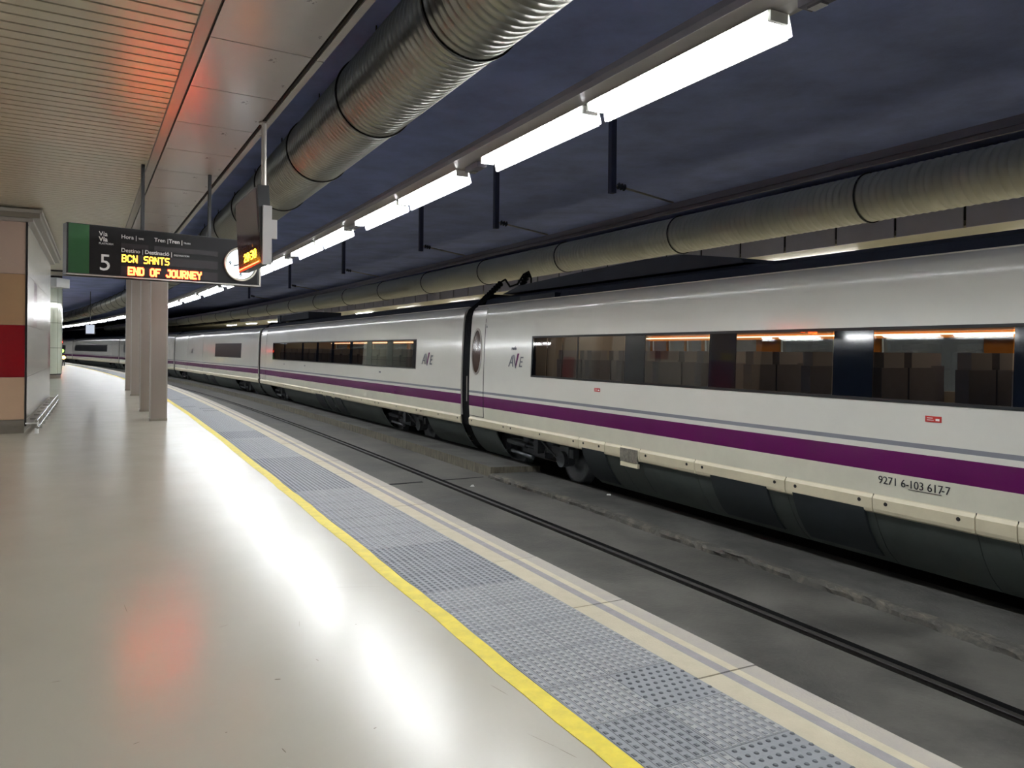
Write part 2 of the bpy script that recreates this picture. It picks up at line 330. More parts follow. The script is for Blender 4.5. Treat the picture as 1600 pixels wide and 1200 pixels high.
part('lamp_batten', MB().box((-7.0, UE-.9, -.05), (-1.4, UE-.78, 0), 0, SM.to_4x4()), M['seam'], sus)
# end soffit lights beyond
t = thing('soffit_box', 'pale square box hanging from the ceiling beside the round tower', 'ceiling box', at(40, -1.6, 0)); part('case', MB().box((-.75, -.5, 4.35), (.55, .5, 4.75)), M['white'], t)
t['label'] = 'pale square box hanging from the ceiling beside the round tower'

# ================================================================== THINGS
# columns
for (X, Y, lab) in ((-8.29, 18.0, 'nearest stainless steel column, below the departure board'), (-9.78, 20.6, 'second steel column, half hidden behind the nearest one'),
                    (-13.35, 27.3, 'third steel column along the platform, front one of the far pair'), (-15.2, 30.6, 'farthest steel column of the row, left of the other three')):
    t = thing('steel_column', lab, 'column', (X, Y, 0), R(29)); W = .175
    part('shaft', MB().box((-W, -W, .06), (W, W, ZC)), M['steel'], t)
    c = MB()
    for sx in (-1, 1): c.box((sx*W-.012, -W-.012, .0), (sx*W+.012, -W+.012, ZC))
    part('corner_trim', c, M['trim'], t); part('base_plate', MB().box((-W-.015, -W-.015, 0), (W+.015, W+.015, .06)), M['kick'], t)
# kiosk
kx = Vector((.885, .465)); kd = Vector((-.4755, .8797)); k0 = Vector((-9.53, 15.07)); KL = 8.7
t = thing('kiosk', 'panelled platform kiosk with red, tan and beige front squares and glossy side', 'kiosk', (k0.x, k0.y, 0), math.atan2(kx.y, kx.x))
LK = Matrix.Rotation(math.atan2(kx.y, kx.x), 4, 'Z').inverted() @ Vector((kd.x, kd.y, 0))
KM = Matrix(((1, LK.x, 0), (0, LK.y, 0), (0, 0, 1))).to_4x4()       # front x axis, side along kd
part('core', MB().box((-2.1, .03, 0), (-.03, KL, 4.17), 0, KM), M['kick'], t)
rows = [(.27, 1.10, 'beige'), (1.10, 2.12, 'red'), (2.12, 3.12, 'tan'), (3.12, 4.14, 'pink')]
for i in range(2):
    for (z0, z1, mm) in rows:
        m2 = [mm, 'beige', 'tan', 'red'][i] if mm != 'pink' else 'pink'
        part('cladding_panel', MB().box((-.02-1.05*(i+1)+.006, 0, z0+.004), (-.02-1.05*i-.006, .03, z1-.004), 0, KM), M[m2 if i else mm], t)
side = ['gloss']*40
for j in range(9):
    for q, (z0, z1) in enumerate(((.27, 1.10), (1.10, 2.12), (2.12, 3.12), (3.12, 4.14))):
        mm = 'redm' if (j, q) in ((8, 1), (2, 2)) else 'gloss'
        part('cladding_panel', MB().box((-.03, .02+j*.965+.004, z0+.003), (0, .02+(j+1)*.965-.004, z1-.003), 0, KM), M[mm], t)
part('kick_plate', MB().box((-2.1, -.01, .14), (-.01, .03, .26), 0, KM).box((-.03, 0, .14), (.01, KL, .26), 0, KM), M['kick'], t)
part('plinth', MB().box((-2.1, .05, 0), (-.05, KL, .14), 0, KM), M['cornice'], t)
part('corner_post', MB().box((-.022, -.012, .14), (.012, .022, 4.17), 0, KM), M['seam'], t)
cn = MB().box((-2.3, -.22, 4.2), (.22, KL+.2, 4.3), 0, KM).box((-2.35, -.26, 4.30), (.26, KL+.2, 4.36), 1, KM).box((-2.2, -.1, 4.14), (.1, KL+.1, 4.2), 1, KM); part('cornice', cn, [M['cornice'], M['trim']], t)
part('yellow_notice', MB().box((-.95, -.012, 2.16), (-.47, 0, 2.46), 0, KM), M['yel2'], t)
# guard rail at the kiosk foot
t = thing('guard_rail', 'low chrome tubular guard rail on brackets along the kiosk foot', 'rail', (k0.x, k0.y, 0))
g = MB()
def kp(u, v, z): p = kd*u+kx*v; return (p.x, p.y, z)
for (v, z) in ((.20, .26), (.22, .13)): part('tube', MB().cyl(kp(-.3, v, z), kp(8.7, v, z), .025, 10), M['chrome'], t)
for i in range(9):
    u = -.1+i*1.08
    part('bracket', MB().box(kp(u, .16, 0), tuple(a+b for a, b in zip(kp(u, .16, 0), (.05, .05, .1)))).cyl(kp(u, .0, .2), kp(u, .20, .2), .014, 6).cyl(kp(u, .21, .0), kp(u, .21, .26), .014, 6), M['white' if i == 0 else 'chrome'], t)
# round tower
t = thing('round_tower', 'pale round clad tower with horizontal joints beyond the kiosk', 'tower', (-26.12, 41.4, 0)); r0 = 1.62
part('plinth', MB().cyl((0, 0, 0), (0, 0, .25), r0-.06, 40), M['kick'], t)
for (z0, z1) in ((.25, 1.63), (1.65, 2.98), (3.0, 4.1), (4.12, 5.2)):
    for a in range(8):
        q = MB(); n = 6; vs = []
        for k in range(n+1):
            an = R(45*a+.4+44.2*k/n); vs += [(r0*math.cos(an), r0*math.sin(an), z0), (r0*math.cos(an), r0*math.sin(an), z1)]
        q.add(vs, [(2*k, 2*k+2, 2*k+3, 2*k+1) for k in range(n)], 0, True); part('cladding_panel', q, M['tower'], t)
part('core', MB().cyl((0, 0, .2), (0, 0, 5.88), r0-.02, 40), M['seam'], t)
# ------------------------------------------------------------------ departure board
BX = Vector((-6.13, 10.55)); BD = Vector((.7415, .671)); ba = math.atan2(BD.y, BD.x); BL = 2.78; BH = .72; bz = 2.70
t = thing('departure_board', 'black hanging platform 5 board with lit destination lines and a clock', 'departure board', (BX.x, BX.y, bz), ba)
part('case', MB().box((0, .015, 0), (BL, .225, BH)).box((0, 0, 0), (BL, .24, .02), 1).box((BL-.03, 0, 0), (BL, .24, BH), 1), [M['black'], M['trim']], t)
part('face_plate', MB().box((.02, .004, .03), (BL-.06, .016, BH-.01)), M['face_dark'], t)
part('green_panel', MB().box((.02, .0, .03), (.28, .004, BH-.01)), M['green'], t)
for (a, b, z0, z1) in ((.69, 1.06, .43, .50), (1.14, 2.08, .43, .50), (.69, 2.08, .225, .345), (.69, 2.08, .045, .17)):
    part('led_window', MB().box((a, -.002, z0), (b, .006, z1)), M['ledwin'], t)
T2 = (R(90), 0, 0)
text('lettering', 'Vía', .09, M['txt'], t, (.40, -.001, .575)); text('lettering', 'Vía', .09, M['txt'], t, (.40, -.001, .50), bold=.002); text('lettering', 'PLATFORM', .038, M['txt'], t, (.40, -.001, .455))
text('platform_number', '5', .33, M['txt'], t, (.40, -.001, .09))
text('lettering', 'Hora |', .08, M['txt'], t, (.69, -.001, .565)); text('lettering', 'TIME', .035, M['txt'], t, (.92, -.001, .57))
text('lettering', 'Tren |', .08, M['txt'], t, (1.14, -.001, .565)); text('lettering', 'Tren |', .08, M['txt'], t, (1.345, -.001, .565), bold=.0015); text('lettering', 'TRAIN', .035, M['txt'], t, (1.56, -.001, .57))
text('lettering', 'Destino |', .08, M['txt'], t, (.69, -.001, .372)); text('lettering', 'Destinació |', .08, M['txt'], t, (1.01, -.001, .372), bold=.0015); text('lettering', 'DESTINATION', .035, M['txt'], t, (1.42, -.001, .376))
GL = {'A': '01110 10001 10001 11111 10001 10001 10001', 'B': '11110 10001 10001 11110 10001 10001 11110', 'C': '01110 10001 10000 10000 10000 10001 01110', 'N': '10001 11001 11001 10101 10011 10011 10001',
      'S': '01111 10000 10000 01110 00001 00001 11110', 'T': '11111 00100 00100 00100 00100 00100 00100', 'E': '11111 10000 10000 11110 10000 10000 11111', 'D': '11110 10001 10001 10001 10001 10001 11110',
      'O': '01110 10001 10001 10001 10001 10001 01110', 'F': '11111 10000 10000 11110 10000 10000 10000', 'J': '00111 00001 00001 00001 00001 10001 01110', 'U': '10001 10001 10001 10001 10001 10001 01110',
      'R': '11110 10001 10001 11110 10100 10010 10001', 'Y': '10001 10001 01010 00100 00100 00100 00100', ' ': '00000 00000 00000 00000 00000 00000 00000', '2': '01110 10001 00001 00110 01000 10000 11111',
      '0': '01110 10001 10011 10101 11001 10001 01110', '3': '11110 00001 00001 01110 00001 00001 11110', ':': '0 0 1 0 1 0 0', '1': '00100 01100 00100 00100 00100 00100 01110'}
def led(name, body, h, x0, z0, m, parent, wf=1.0, y=-.006, t_=.92):
    mb = MB(); p = h/7; X = x0
    for ch in body:
        rws = GL[ch].split()
        for r_, row in enumerate(rws):
            for c_, v in enumerate(row):
                if v == '1':
                    a = X+c_*p*wf; z = z0+(6-r_)*p; g = (1-t_)/2*p; mb.box((a+g*wf, y, z+g), (a+p*wf-g*wf, y+.003, z+p-g))
        X += (len(rws[0])+1)*p*wf
    return part(name, mb, m, parent), X
led('destination_text', 'BCN SANTS', .108, .70, .228, M['ledy'], t, .80, t_=.95)
led('status_glow_text', 'END OF JOURNEY', .112, .785, .050, M['ledr'], t, .785, t_=1.7)  # oversized emissive blocks draw the red halo around the amber letters
# thin amber letters in front of the red halo drawn behind them
o_, _ = led('status_glow_text', 'END OF JOURNEY', .112, .785, .050, M['ledy'], t, .785, y=-.011, t_=.75); o_.scale = (1, 1, 1)
cx, cz, cr = 2.44, .335, .265
ck = part('clock', MB().lathe((cx, 0, cz), (0, -1, 0), [(0, cr+.005), (.03, cr+.005), (.035, cr-.005), (.03, cr-.03), (.01, cr-.035)], 48), M['clockr'], t)
part('clock_face', MB().cyl((cx, .0, cz), (cx, -.012, cz), cr-.03, 48, smooth=False), M['clockf'], ck)
h = MB()
for i in range(12):
    a = R(30*i); d0, d1 = cr-.045-(.02 if i % 3 == 0 else 0), cr-.04
    if i % 3: h.cyl((cx+math.sin(a)*d0, -.013, cz+math.cos(a)*d0), (cx+math.sin(a)*d1, -.013, cz+math.cos(a)*d1), .004, 4)
part('tick_marks', h, M['ink'], ck)
for (n_, dx, dz) in (('12', 0, .135), ('3', .17, -.025), ('6', 0, -.19), ('9', -.17, -.025)): text('numeral', n_, .085, M['ink'], ck, (cx+dx, -.013, cz+dz), align='CENTER', bold=.002)
hd = MB()
for (ang, L, wd) in ((180, .16, .006), (255, .12, .009)):
    a = R(ang); hd.box((-wd, -.017, -.04), (wd, -.014, L), 0, Matrix.Translation((cx, 0, cz)) @ Matrix.Rotation(a, 4, 'Y'))
hd.cyl((cx, -.012, cz), (cx, -.02, cz), .025, 12); part('clock_hands', hd, M['ink'], ck)
# rear face of the board carries the same lit lines
bk = ob('rear_face', MB().box((0, 0, 0), (BL-.06, .01, BH-.04)).mesh('rear_face', M['face_dark']), t, (BL-.03, .238, .02), (0, 0, math.pi))
led('destination_text', 'BCN SANTS', .082, .80, .21, M['ledy'], bk, 1.25); led('status_glow_text', 'END OF JOURNEY', .082, .89, .04, M['ledr'], bk, 1.22)
for xr in (1.01, 1.99): part('hanging_rod', MB().box((xr-.022, .1, BH), (xr+.022, .14, ZC-bz)), M['black'], t)
# second hanging display, alongside the track
mx = Vector((-3.62, 10.16)); md = Vector((.494, -.869)); ma = math.atan2(md.y, md.x)
t = thing('side_display', 'slanted glass-fronted display on a grey pole, overlapping the clock', 'display', (mx.x, mx.y, 2.70), ma)
ML, MH = 1.42, .90; TL = Matrix.Rotation(R(3.5), 4, 'X'); TI = TL.to_euler()
fr = ob('case', MB().box((0, 0, 0), (ML, .13, MH)).mesh('case', M['black']), t, (0, 0, 0), TI)
part('upper_pane', MB().box((.02, -.004, .36), (ML-.09, 0, MH-.02)), M['lav'], fr); part('lower_pane', MB().box((.02, -.004, .02), (ML-.03, 0, .36)), M['maroon'], fr)
led('time_text', '20:30', .105, .42, .09, M['ledy'], fr, 2.0, y=-.008); 
dl = MB()
for i in range(22): dl.box((.04+i*.058, -.008, .022), (.075+i*.058, -.005, .036))
part('red_dash_row', dl, M['ledr'], fr)  # row of small red dashes along the lower edge
text('lettering', 'Hora | Tren | Destino', .055, M['lav'], fr, (.10, -.005, .27)); text('lettering', 'Via', .05, M['wood'], fr, (.95, -.005, .235))
part('pole', MB().cyl((1.2, .06, .86), (1.2, .06, ZC-2.705), .03, 12).cyl((1.2, .06, ZC-2.725), (1.2, .06, ZC-2.705), .06, 16), M['trim'], t)
part('bracket', MB().box((1.42, .0, -.02), (1.48, .10, .66)).box((1.42, .10, .28), (1.48, .16, .5)), M['trunk'], t)
# ------------------------------------------------------------------ spiral ducts
def duct_section(L, r, pitch, n=40):
    prof = [(0, r+.03), (.035, r+.03), (.036, r)]; mis = [1, 1]; a = .036
    k = int((L-.05)/pitch); pp = (L-.05)/k
    for i in range(k):
        prof += [(a+pp*.88, r), (a+pp*.91, r+.009), (a+pp*.97, r+.009), (a+pp, r)]; mis += [0, 0, 1, 1, 0] if False else [0, 0, 1, 0]; a += pp
    prof.append((L, r)); mis.append(0); mis.insert(2, 0)
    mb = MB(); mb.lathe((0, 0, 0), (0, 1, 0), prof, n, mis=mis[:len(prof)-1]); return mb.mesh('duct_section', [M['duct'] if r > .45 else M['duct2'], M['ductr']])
def duct(label, off, z, r, s0, s1, L, pitch, n):
    t = thing('spiral_duct', label, 'duct', at(s0, off, z)); base = at(s0, off, z); me = duct_section(L+.02, r, pitch, n); s = s0
    while s < s1:
        p = at(s, off, z); q = at(s+L, off, z); d = q-p; o = ob('duct_section', me, t, p-base, (0, 0, math.atan2(d.y, d.x)-math.pi/2)); o.scale = (1, d.length/L, 1); s += L
    s = s0+L
    while s < (60 if r > .45 else 0):
        part('hanger', MB().cyl(at(s, off, z+r)-base, at(s, off, 5.88)-base, .012, 6).sweep([(off-.03, z-.0), (off+.0, z+.0), (off, z+.02), (off-.03, z+.02)], [s, s+.01]) if 0 else MB().cyl(at(s, off, z+r)-base, at(s, off, 5.88)-base, .012, 6), M['ductr'], t); s += L
    return t
duct('large spiral ribbed galvanised duct hanging above the platform edge', 2.99, 4.96, .50, -8.4, 140, 3.0, .115, 48)
duct('thinner spiral galvanised duct running above the far side of the train', 11.9, 4.47, .42, -10.9, 120, 5.0, .14, 32)
# ------------------------------------------------------------------ lighting trunking and luminaires
LO = 4.42
fin2 = [q for q in fine if S0+.5 < q < SE-4]
def trunking(LO, label, sg=1):
    P1 = [(-.26, 4.30), (-.30, 4.34), (-.30, 4.40), (-.22, 4.44), (.12, 4.44), (.12, 4.31), (.10, 4.27), (-.04, 4.27)]; P2 = [(.14, 4.30), (.14, 4.36), (.19, 4.36), (.19, 4.30)]
    tag(part('light_trunking', MB().sweep([(LO+sg*a, z) for a, z in P1], fin2, mis=[1, 1, 1, 1, 0, 0, 0, 0]).sweep([(LO+sg*a, z) for a, z in P2], fin2, 0), [M['trunk'], M['trunkd']]), label, 'light trunking')
trunking(LO, 'long pale trunking carrying the bright tubes over the near track')
LL = -13.5; trunking(LL, 'light trunking over the other track, left of the view', -1)
ords = ['nearest in view', 'second in view', 'third in view', 'fourth in view', 'fifth in view', 'sixth in view', 'seventh in view', 'eighth in view', 'ninth in view', 'tenth in view']
def lum_mesh():
    tb = MB()
    for dx in (-.045, .045): tb.cyl((dx, .04, .0), (dx, 2.46, .0), .026, 10)
    return tb.mesh('tube', M['tube'])
tubeme = lum_mesh()
wing = MB().add([(-.10, 0, .05), (.10, 0, .05), (.10, 2.5, .05), (-.10, 2.5, .05), (-.14, 0, .024), (-.14, 2.5, .024), (.14, 0, -.11), (.14, 2.5, -.11)], [(3, 2, 1, 0), (0, 4, 5, 3), (1, 2, 7, 6)])
wing.box((-.09, -.0, -.03), (.09, .035, .05)); wing.box((-.09, 2.47, -.03), (.09, 2.5, .05)); wingme = wing.mesh('reflector', M['white'])
lipme = MB().box((.136, .05, -.12), (.148, 2.45, -.10)).mesh('reflector_lip', M['white'])
boxme = MB().box((-.07, .15, -.03), (.07, .55, .04)).box((-.03, .38, -.05), (.05, .5, -.03), 1).mesh('junction_box', [M['trunkd'], M['chrome']])
n_ = 0
def luminaire(s, LO, lab, grp, q):
    a = at(s, LO, 4.215); b = at(s+2.5, LO, 4.215)
    if LO < 0: a, b = b, a       # the shade faces away from its own platform
    d = b-a
    t = thing('fluorescent_luminaire', lab, 'luminaire', a, math.atan2(d.y, d.x)-math.pi/2, grp)
    ob('reflector', wingme, t); ob('tube', tubeme, t); ob('reflector_lip', lipme, t)
    if q == 1: ob('junction_box', boxme, t, (0, 2.5, 0))
for i in range(-3, 22):
    for q in (0, 1):
        s = 4.2+5.84*i+q*2.56
        if i < 0: lab = 'fluorescent luminaire of the near trunking, behind the view'; grp = 'luminaires behind the view'
        elif n_ < 10: lab = 'bright twin-tube luminaire over the near track, '+ords[n_]+' from the camera'; grp = 'luminaires over the near track'; n_ += 1
        else: lab = 'small distant luminaire farther down the curving light line'; grp = 'luminaires over the near track'
        luminaire(s, LO, lab, grp, q)
        if i < 12: luminaire(s+q*.25, LL, 'fluorescent luminaire over the track left of the platform, outside the view', 'luminaires left of the platform', q)
# unlit beam over the train track
tag(part('contact_beam', MB().sweep([(8.66, 4.20), (8.66, 4.30), (8.78, 4.30), (8.78, 4.20)], fine).sweep([(8.70, 4.14), (8.70, 4.20), (8.74, 4.20), (8.74, 4.14)], fine), M['trunkd']), 'dull grey unlit overhead beam running above the train', 'overhead beam')
for i, s in enumerate((10.6, 14.9, 19.3, 26.4, 34, 42)):
    b = at(s, 7.4, 0); t = thing('overhead_support', 'dark drop post with a silver arm, hanging from the ceiling %s' % ['nearest of the row', 'second of the row', 'third of the row', 'fourth of the row', 'fifth of the row', 'farthest of the row'][i], 'drop post', b, -head(s), 'overhead line supports')
    part('post', MB().box((-.05, -.05, 4.35), (.05, .05, 5.88)), M['postm'], t)
    part('arm', MB().cyl((0, 0, 4.5), (1.3, .0, 4.32), .018, 8), M['trim'], t); part('insulator', MB().lathe((.1, 0, 4.49), (1, 0, -.13), [(0, .02), (.03, .06), (.06, .02), (.09, .06), (.12, .02), (.15, .06), (.18, .02)], 12), M['roofm'], t)
# ================================================================== TRAIN
CO = 8.72
PR = [(-.60, 1.02), (-.45, 1.20), (-.22, 1.35), (0.0, 1.44), (.21, 1.462), (.46, 1.475), (.755, 1.48), (1.19, 1.475), (1.6, 1.462), (2.0, 1.445), (2.3, 1.428), (2.5, 1.405), (2.6, 1.375), (2.67, 1.325), (2.72, 1.25)]
def hw(z):
    if z <= PR[0][0]: return PR[0][1]
    for (a, b), (c, d) in zip(PR, PR[1:]):
        if z <= c: return b+(d-b)*(z-a)/(c-a)
    return PR[-1][1]
def shell(mb, x0, x1, z0, z1, p0=0, p1=.012, nz=6, mi=0, poly=None):     # thin curved patch on the platform side
    zs = [z0+(z1-z0)*i/nz for i in range(nz+1)]; vs = []
    for X in (x0, x1):
        for z in zs: vs += [(X, -hw(z)-p0, z), (X, -hw(z)-p1, z)]
    n = 2*(nz+1); fs = []
    mb.add([v for k, v in enumerate(vs) if k % 2], [(i, nz+1+i, nz+2+i, i+1) for i in range(nz)], mi, True)
    for i in range(nz): fs += [(2*i, 2*i+1, 2*i+3, 2*i+2), (n+2*i, n+2*i+2, n+2*i+3, n+2*i+1)]
    fs += [(0, n, n+1, 1), (2*nz, 2*nz+1, n+2*nz+1, n+2*nz)]
    mb.add(vs, fs, mi); return mb
def body_mesh(L, bands):
    # outer skin both sides; bands = list of (x0,x1) glazed at z 1.2..1.99
    zr = [.21, .46, .695, .755, .803, 1.0, 1.2, 1.36, 1.52, 1.68, 1.84, 1.99, 2.1, 2.2, 2.3, 2.4, 2.48, 2.55, 2.61, 2.66, 2.70, 2.72]
    xs = sorted(set([0, L]+[v for b in bands for v in b]))
    mb = MB()
    for sg in (-1, 1):
        for i in range(len(xs)-1):
            for a, b in zip(zr, zr[1:]):
                if 1.19 < a < 1.98 and any(q[0]-.001 <= xs[i] < q[1]-.001 for q in bands): continue
                zm = (a+b)/2; mi = 1 if .46 < zm < .695 else 2 if .755 < zm < .803 else 3 if zm < .46 else 0
                vs = [(xs[i], sg*hw(a), a), (xs[i+1], sg*hw(a), a), (xs[i+1], sg*hw(b), b), (xs[i], sg*hw(b), b)]
                if sg > 0: vs = vs[::-1]
                mb.add(vs, [(0, 1, 2, 3)], mi, True)
    for X, fl in ((.015, 0), (L-.015, 1)):      # end walls
        pts = [(X, -hw(z)+.003, z) for z in zr]+[(X, hw(z)-.003, z) for z in reversed(zr)]
        mb.add(pts, [tuple(range(len(pts))) if not fl else tuple(range(len(pts)))[::-1]], 0)
    # weld verts for smooth shading
    me = mb.mesh('body', [M['body'], M['purple'], M['grey'], M['bodyl']])
    import bmesh
    bm = bmesh.new(); bm.from_mesh(me); bmesh.ops.remove_doubles(bm, verts=bm.verts, dist=.0005); bm.to_mesh(me); bm.free(); return me
def disc(mb, x, z, r, m=0, p=.004): y = -hw(z)-p; mb.cyl((x, y+.01, z), (x, y-.004, z), r, 10, m, smooth=False)
def oval(mb, cx, cz, a, b, p0, p1, mi=0, inner=None, n=28):
    pts = [(cx+a*math.cos(2*math.pi*i/n), cz+b*math.sin(2*math.pi*i/n)) for i in range(n)]
    if inner:
        q = [(cx+inner[0]*math.cos(2*math.pi*i/n), cz+inner[1]*math.sin(2*math.pi*i/n)) for i in range(n)]
        vs = [(x, -hw(z)-p1, z) for x, z in pts]+[(x, -hw(z)-p1, z) for x, z in q]+[(x, -hw(z)-p0, z) for x, z in pts]
        mb.add(vs, [(i, (i+1) % n, n+(i+1) % n, n+i) for i in range(n)]+[(i, 2*n+i, 2*n+(i+1) % n, (i+1) % n) for i in range(n)], mi)
    else:
        vs = [(x, -hw(z)-p1, z) for x, z in pts]+[(cx, -hw(cz)-p1, cz)]
        mb.add(vs, [((i+1) % n, i, n) for i in range(n)][::-1], mi)
wheelme = MB().lathe((0, 0, 0), (0, 1, 0), [(-.01, .001), (-.01, .16), (.02, .17), (.03, .36), (-.02, .38), (-.02, .46), (.12, .455), (.12, .49), (.14, .49), (.14, .02)], 32).mesh('wheel', M['wheel'])
def bogie(parent, xc, wb=2.2):
    for dx in (-wb/2, wb/2): ob('wheel', wheelme, parent, (xc+dx, -.80, ZR+.46)); ob('wheel', wheelme, parent, (xc+dx, .80, ZR+.46), (0, 0, math.pi))
    for dx in (-wb/2, wb/2):
        part('axle_box', MB().cyl((xc+dx, -.95, ZR+.48), (xc+dx, -1.18, ZR+.48), .15, 14).box((xc+dx-.16, -1.1, ZR+.4), (xc+dx+.16, -.95, ZR+.72)), M['under'], parent)
        part('axle', MB().cyl((xc+dx, -.8, ZR+.46), (xc+dx, .8, ZR+.46), .08, 10), M['under'], parent)
    part('bogie_frame', MB().box((xc-wb/2-.3, -1.08, ZR+.52), (xc+wb/2+.3, -.96, ZR+.68)).box((xc-.45, -1.1, ZR+.4), (xc+.45, -.9, ZR+.56)), M['under'], parent)
    part('damper', MB().cyl((xc-.9, -1.2, ZR+.62), (xc-.1, -1.2, ZR+.6), .055, 12).cyl((xc-.1, -1.2, ZR+.6), (xc+.35, -1.2, ZR+.59), .03, 10).box((xc+.25, -1.24, ZR+.5), (xc+.42, -1.1, ZR+.85)), M['under'], parent)
    part('damper', MB().cyl((xc-.8, -1.16, ZR+.42), (xc+.1, -1.16, ZR+.38), .045, 12).cyl((xc+.5, -1.2, ZR+.75), (xc+1.2, -1.1, ZR+.35), .018, 8), M['under'], parent)
    for dx in (-.35, .6): sp = MB(); sp.lathe((xc+dx, -1.02, ZR+.55), (0, 0, 1), [(0, .1), (.03, .13), (.06, .1), (.09, .13), (.12, .1), (.15, .13), (.2, .1)], 12); part('spring', sp, M['under'], parent)
def carriage(i, sf, sn, label, band, panes, bog, joints, vents, doors, ave, detail=True, interior=True):
    A, B = at(sf, CO), at(sn, CO); d = B-A; L = d.length; t = thing('train_carriage', label, 'train carriage', A, math.atan2(d.y, d.x), 'carriages of the white train')
    ob('body', body_mesh(L, [band] if interior else []), t)
    # roof
    rp = [(2.72, 1.25), (2.725, 1.26), (2.73, 1.10), (2.86, 1.04), (2.94, .8), (2.98, .3)]
    mb = MB(); vs = []
    pts = [(-y, z) for z, y in rp]+[(y, z) for z, y in reversed(rp)]
    for X in (0, L): vs += [(X, y, z) for y, z in pts]
    n = len(pts); mb.add(vs, [(k, n+k, n+k+1, k+1) for k in range(n-1)]+[tuple(range(n)), tuple(range(n, 2*n))[::-1]]); part('roof', mb, M['roofm'], t)
    part('roof_lip', MB().box((0, -1.265, 2.705), (L, -1.245, 2.725)), M['bodyl'], t)
    # underframe
    part('underframe', MB().box((0.1, -.75, -.35), (L-.1, .75, .21)), M['bplast'], t)
    # skirts with wheel openings
    holes = sorted([(b[0], b[1]) for b in bog]); x0 = 0.02
    segs = []
    for a, b in holes: segs.append((x0, a)); x0 = b
    segs.append((x0, L-.02))
    for a, b in segs:
        if b-a > .1:
            cuts = [a]+[j for j in joints if a+.1 < j < b-.1]+[b]
            for c, e in zip(cuts, cuts[1:]):
                mb = MB(); shell(mb, c+.004, e-.004, -.60, 0, -.03, 0, 6); part('skirt_panel', mb, M['skirt'], t)
    cuts = [0]+list(joints)+[L]
    for c, e in zip(cuts, cuts[1:]):
        mb = MB(); g = .006; zs = [(0, .0), (.02, .028), (.055, .035), (.165, .03), (.2, .004), (.21, 0)]
        vs = []
        for X in (c+g, e-g): vs += [(X, -hw(z)-p, z) for z, p in zs]
        nn = len(zs); mb.add(vs, [(k, nn+k, nn+k+1, k+1) for k in range(nn-1)]+[tuple(range(nn)), tuple(range(nn, 2*nn))[::-1]]); part('sill_panel', mb, M['sill'], t)
    part('sill_seam', shell(MB(), 0, L, -.0, .214, -.03, -.004, 3), M['seam'], t)
    for (a, b) in vents:
        mb = MB(); shell(mb, a, b, -.52, .045, .002, .034, 6); part('vent_grille', mb, M['vent'], t)
    if detail:
        bo = MB()
        for c, e in zip(cuts, cuts[1:]):
            if e-c > .5:
                for X in ((c+.16, e-.16) if e-c < 2.2 else (c+.16, (c+e)/2, e-.16)): y = -hw(.12)-.033; bo.cyl((X, y+.01, .125), (X, y-.004, .125), .021, 10, smooth=False)
        part('bolt', bo, M['seam'], t)
    for bi, (a, b) in enumerate(holes): bogie(t, a+1.05, 2.35)
    # window band
    wf = MB(); a, b = band; p = .006
    if interior:
        shell(wf, a, b, 1.2, 1.235, -.03, p, 1); shell(wf, a, b, 1.955, 1.99, -.03, p, 1); shell(wf, a, a+.035, 1.2, 1.99, -.03, p, 6); shell(wf, b-.035, b, 1.2, 1.99, -.03, p, 6)
    else: shell(wf, a, b, 1.2, 1.99, -.0, p, 6)
    part('window_band', wf, M['wframe'], t)
    if interior:
        edges = [a+.035]+[v for q in panes for v in q]+[b-.035]
        for k in range(len(edges)-1):
            e0, e1 = edges[k], edges[k+1]
            if e1-e0 < .02: continue
            if k % 2 == 0 and e1-e0 > .02: part('pillar_panel', shell(MB(), e0+.005, e1-.005, 1.235, 1.955, -.01, 0, 6), M['glassd'], t)
            else:
                pn = MB(); zs = [1.235+.72*q/6 for q in range(7)]; vs = []
                for X in (e0+.006, e1-.006): vs += [(X, -hw(z), z) for z in zs]
                pn.add(vs, [(q, 7+q, 8+q, q+1) for q in range(6)], 0, True); part('window_pane', pn, M['glass'], t)
                pn2 = part('far_window_pane', MB().add([(x, -y+.0, z) for x, y, z in [(e0, -hw(1.2), 1.2), (e1, -hw(1.2), 1.2), (e1, -hw(1.99), 1.99), (e0, -hw(1.99), 1.99)]], [(0, 1, 2, 3)]), M['glass'], t)
        # far wall pillars and upper warm lining
        fw = MB(); 
        for k in range(0, len(edges)-1, 2): fw.box((edges[k]-.0, hw(1.6)-.09, 1.15), (edges[k+1]+.0, hw(1.6)-.05, 2.0))
        fw.box((a, 1.28, 1.93), (b, 1.32, 2.3)); part('wood_lining', fw, M['wood'], t)
        part('interior_wall', MB().box((a, 1.36, .4), (b, 1.40, 1.2)).box((a, -1.40, .4), (b, -1.37, 1.19)).box((a-.05, -1.36, .4), (a, 1.36, 2.5)).box((b, -1.36, .4), (b+.05, 1.36, 2.5)), M['inth'], t)
        part('interior_floor', MB().box((a, -1.4, .38), (b, 1.4, .42)), M['intf'], t)
        part('interior_ceiling', MB().box((a, -1.2, 2.45), (b, 1.2, 2.48)), M['inth'], t)
        part('luggage_rack', MB().box((a+.1, .75, 2.02), (b-.1, 1.28, 2.06)).box((a+.1, -1.28, 2.08), (b-.1, -.9, 2.11)), M['wood'], t)
        part('ceiling_lamp', MB().box((a+.2, -.12, 2.4), (b-.2, .12, 2.44)).box((a+.1, 1.22, 1.97), (b-.1, 1.26, 1.99)), M['warm'], t)
        x = a+.5; k = 0
        seatme = MB().box((-.24, -.22, .42), (.2, .22, .85)).box((.14, -.22, .8), (.28, .22, 1.55)).box((.13, -.17, 1.5), (.27, .17, 1.72), 1)
        seatme = seatme.mesh('seat', [M['seat'], M['head']])
